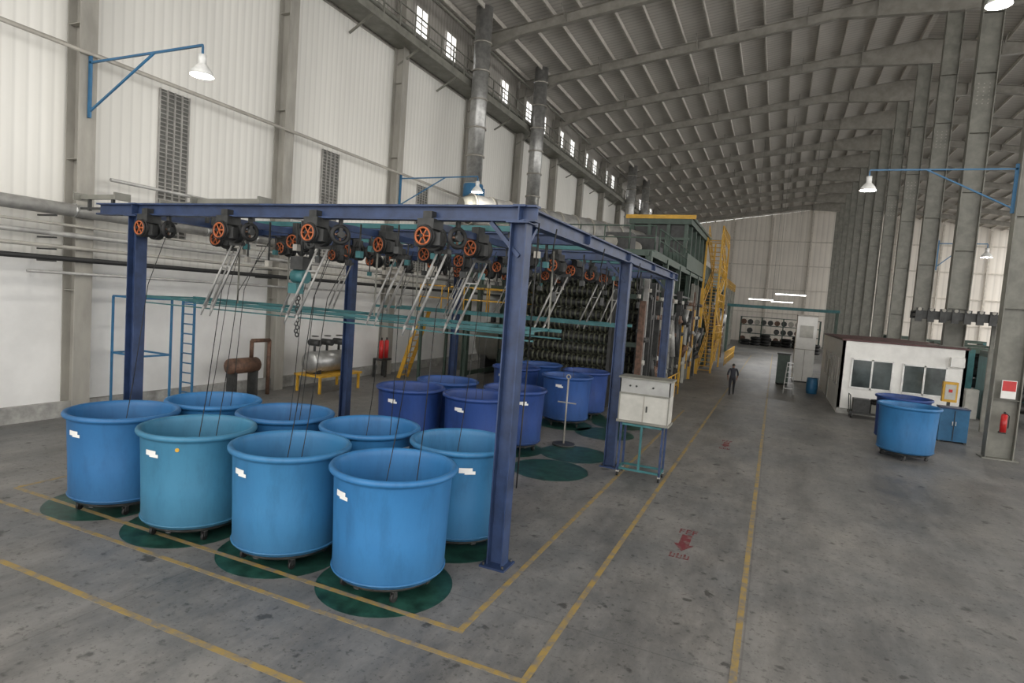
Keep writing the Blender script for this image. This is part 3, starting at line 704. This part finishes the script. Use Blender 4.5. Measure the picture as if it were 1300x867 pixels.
for x in(-.5,.5):
    for y in(-.26,.26):
        b.b2((cx+x-.025,cy+y-.025,.12),(cx+x+.025,cy+y+.025,1.36),FRAME); b.cyl((cx+x-.02,cy+y,.06),(cx+x+.02,cy+y,.06),.06,BLACK,12); b.box((cx+x,cy+y,.12),(.07,.07,.03),STEEL)
for z in(.2,1.3):
    for y in(-.26,.26): b.b2((cx-.5,cy+y-.025,z-.025),(cx+.5,cy+y+.025,z+.025),TEAL)
    for x in(-.5,.5): b.b2((cx+x-.025,cy-.26,z-.025),(cx+x+.025,cy+.26,z+.025),TEAL)
b.b2((cx-.025,cy-.28,.2),(cx+.025,cy-.23,1.3),TEAL)
b.obj('control_box_trolley')
b=MB(); b.cyl((-5.33,16.6,0.004),(-5.33,16.6,.05),.33,DARK,24); b.cyl((-5.33,16.6,.05),(-5.33,16.6,1.95),.025,STEEL,8); b.bar((-5.6,16.6,1.25),(-5.05,16.6,1.25),.03,.03,STEEL); b.torus((-5.33,16.6,2.0),.06,.015,STEEL,RX,12,6); b.obj('yarn_guide_stand')
# ------------------------------------------------------------------ right-side elevated conveyor and machines
b=MB(); YV0,YV1=30.0,31.1
for y in(YV0,YV1): b.bar((5.3,y,4.72),(28,y,4.72),.1,.3,DARK)
x=5.4
while x<28: b.bar((x,YV0,4.72),(x,YV1,4.72),.12,.12,DARK); b.box((x,YV0-.1,4.72),(.24,.1,.56),DARK); b.cyl((x,YV0-.2,4.95),(x,YV0-.1,4.95),.07,STEEL,8); x+=.42
b.b2((5.3,YV0,4.85),(28,YV1,4.9),DARK)
for x in(8.3,12.5,16,20): 
    for y in(YV0,YV1): b.bar((x,y,0),(x,y,4.6),.14,.14,STEELD)
b.obj('elevated_conveyor')
b=MB()
b.b2((-1.6,-1.2,0),(-1.3,1.2,3.2),TEAL); b.b2((1.3,-1.2,0),(1.6,1.2,3.2),TEAL); b.b2((-1.6,-1.2,3.0),(1.6,1.2,3.3),GREENM)
for z,y in((.7,0),(1.3,-.3),(1.9,0),(2.5,-.3)): b.cyl((-1.3,y,z),(1.3,y,z),.26,DARK,18)
b.box((2.0,-.4,.8),(.7,.9,1.4),FRAME); b.cyl((1.7,.5,1.2),(2.5,.5,1.2),.3,RUSTY,16); b.box((2.1,.5,.45),(.8,.5,.9),DARK)
b.box((-2,-.5,.7),(.5,.6,1.4),CREAM)
mm=b.mesh('roll_winding_machine')
for x,y in((11.0,36),(11.5,42),(17,44),(12,52),(19,54),(13,62),(20,66),(12,74),(19,80)): inst(mm,'roll_winding_machine',(x,y,0),random.uniform(-.1,.1))
# ------------------------------------------------------------------ person
def person(loc,rz):
    J={'pel':(0,0,.92,.13,.10),'sp':(0,0,1.08,.125,.09),'ch':(0,.01,1.28,.15,.10),'nk':(0,0,1.43,.055,.055),'hd0':(0,.0,1.50,.06,.07),'hd':(0,.0,1.58,.075,.09),'hdt':(0,-.01,1.67,.055,.065),
     'sl':(.17,0,1.38,.06,.06),'el':(.25,.02,1.12,.045,.045),'wl':(.22,.14,.90,.028,.028),'pl':(.215,.18,.84,.035,.02),
     'sr':(-.17,0,1.38,.06,.06),'er':(-.25,-.05,1.11,.045,.045),'wr':(-.22,.06,.89,.028,.028),'pr':(-.215,.09,.83,.035,.02),
     'hl':(.09,0,.88,.09,.09),'kl':(.10,.13,.48,.06,.06),'al':(.10,.12,.09,.042,.042),'tl':(.11,.27,.035,.035,.03),
     'hr':(-.09,0,.88,.09,.09),'kr':(-.10,-.03,.49,.06,.06),'ar':(-.10,-.27,.16,.042,.042),'tr':(-.11,-.18,.035,.035,.03)}
    E=[('pel','sp'),('sp','ch'),('ch','nk'),('nk','hd0'),('hd0','hd'),('hd','hdt'),('ch','sl'),('sl','el'),('el','wl'),('wl','pl'),('ch','sr'),('sr','er'),('er','wr'),('wr','pr'),('pel','hl'),('hl','kl'),('kl','al'),('al','tl'),('pel','hr'),('hr','kr'),('kr','ar'),('ar','tr')]
    for s,sx in(('l',1),('r',-1)):
        p=J['p'+s]
        for i in range(4):
            n='f%s%d'%(s,i); m='g%s%d'%(s,i); L=(.07,.085,.08,.06)[i]
            J[n]=(p[0]-sx*.0,p[1]+.03-.02*i,p[2]-.04,.009,.009); J[m]=(p[0]-sx*.012,p[1]+.035-.022*i,p[2]-.04-L,.008,.008); E+= [('p'+s,n),(n,m)]
        J['t'+s+'1']=(p[0]-sx*.01,p[1]+.055,p[2]+.0,.010,.010); J['t'+s+'2']=(p[0]-sx*.02,p[1]+.07,p[2]-.045,.009,.009); E+=[('p'+s,'t'+s+'1'),('t'+s+'1','t'+s+'2')]
    names=list(J); me=D.meshes.new('person_skel'); me.from_pydata([J[n][:3] for n in names],[(names.index(a),names.index(c)) for a,c in E],[])
    o=D.objects.new('tmp',me); S.collection.objects.link(o)
    m=o.modifiers.new('s','SKIN'); m.use_smooth_shade=True
    for i,n in enumerate(names):
        sv=me.skin_vertices[0].data[i]; sv.radius=(J[n][3],J[n][4]); sv.use_root=(n=='pel')
    sd=o.modifiers.new('u','SUBSURF'); sd.levels=2; sd.render_levels=2
    bpy.context.view_layer.update()
    ev=o.evaluated_get(bpy.context.evaluated_depsgraph_get()); me2=D.meshes.new_from_object(ev)
    D.objects.remove(o)
    me2.name='walking_worker'
    sk=mat('skin',(.22,.11,.07),.5); sh=mat('dark_navy_shirt',(.02,.021,.03),.8); tr=mat('dark_trousers',(.013,.013,.017),.8); hr=mat('black_hair',(.01,.009,.008),.6); so=mat('shoe_leather',(.015,.012,.01),.4)
    me2.materials.clear()
    for q in(sk,sh,tr,hr,so): me2.materials.append(q)
    for p in me2.polygons:
        c=p.center; p.use_smooth=True
        if c.z>1.46: k=3 if (c.z>1.62 or (c.y<-.0 and c.z>1.53)) else 0
        elif abs(c.x)>.19 and c.z<1.05: k=0
        elif c.z>.93: k=1
        elif c.z>.11 and not(c.y<-.2 and c.z<.14): k=2
        else: k=4
        p.material_index=k
    P=empty('walking_worker',loc); P.rotation_euler=(0,0,rz)
    inst(me2,'body',(0,0,0),0,P)
    b=MB()
    for s in(-1,1): b.sphere((s*.078,-.0,1.58),.022,sk,(.5,1,1.4)); b.sphere((s*.03,.083,1.592),.011,WHITE); b.sphere((s*.03,.091,1.592),.006,BLACK)
    b.sphere((0,.098,1.57),.015,sk,(.8,1,1.4)); b.box((0,.085,1.535),(.04,.012,.008),RED)
    b.obj('face',parent=P)
person((-1.79,33.0,0),.12)
# ------------------------------------------------------------------ camera
cx,cy=650,433.5; v1=(986,405); v2=(-1115,252)
f=math.sqrt(-((v1[0]-cx)*(v2[0]-cx)+(v1[1]-cy)*(v2[1]-cy)))
Yc=Vector((v1[0]-cx,-(v1[1]-cy),-f)).normalized(); Xc=-Vector((v2[0]-cx,-(v2[1]-cy),-f)).normalized()
Xc=(Xc-Yc*Xc.dot(Yc)).normalized(); Zc=Xc.cross(Yc)
R=Matrix((Xc,Yc,Zc))
cam=D.cameras.new('camera'); co=D.objects.new('camera',cam); S.collection.objects.link(co)
cam.sensor_width=36; cam.lens=f/1300*36; cam.clip_end=500
co.matrix_world=Matrix.Translation((0,0,4.1))@R.to_4x4(); S.camera=co
# ------------------------------------------------------------------ light
w=D.worlds.new('World'); S.world=w; w.use_nodes=True
bg=w.node_tree.nodes['Background']; bg.inputs[0].default_value=(1,.98,.945,1); bg.inputs[1].default_value=3.05
S.view_settings.view_transform='Standard'
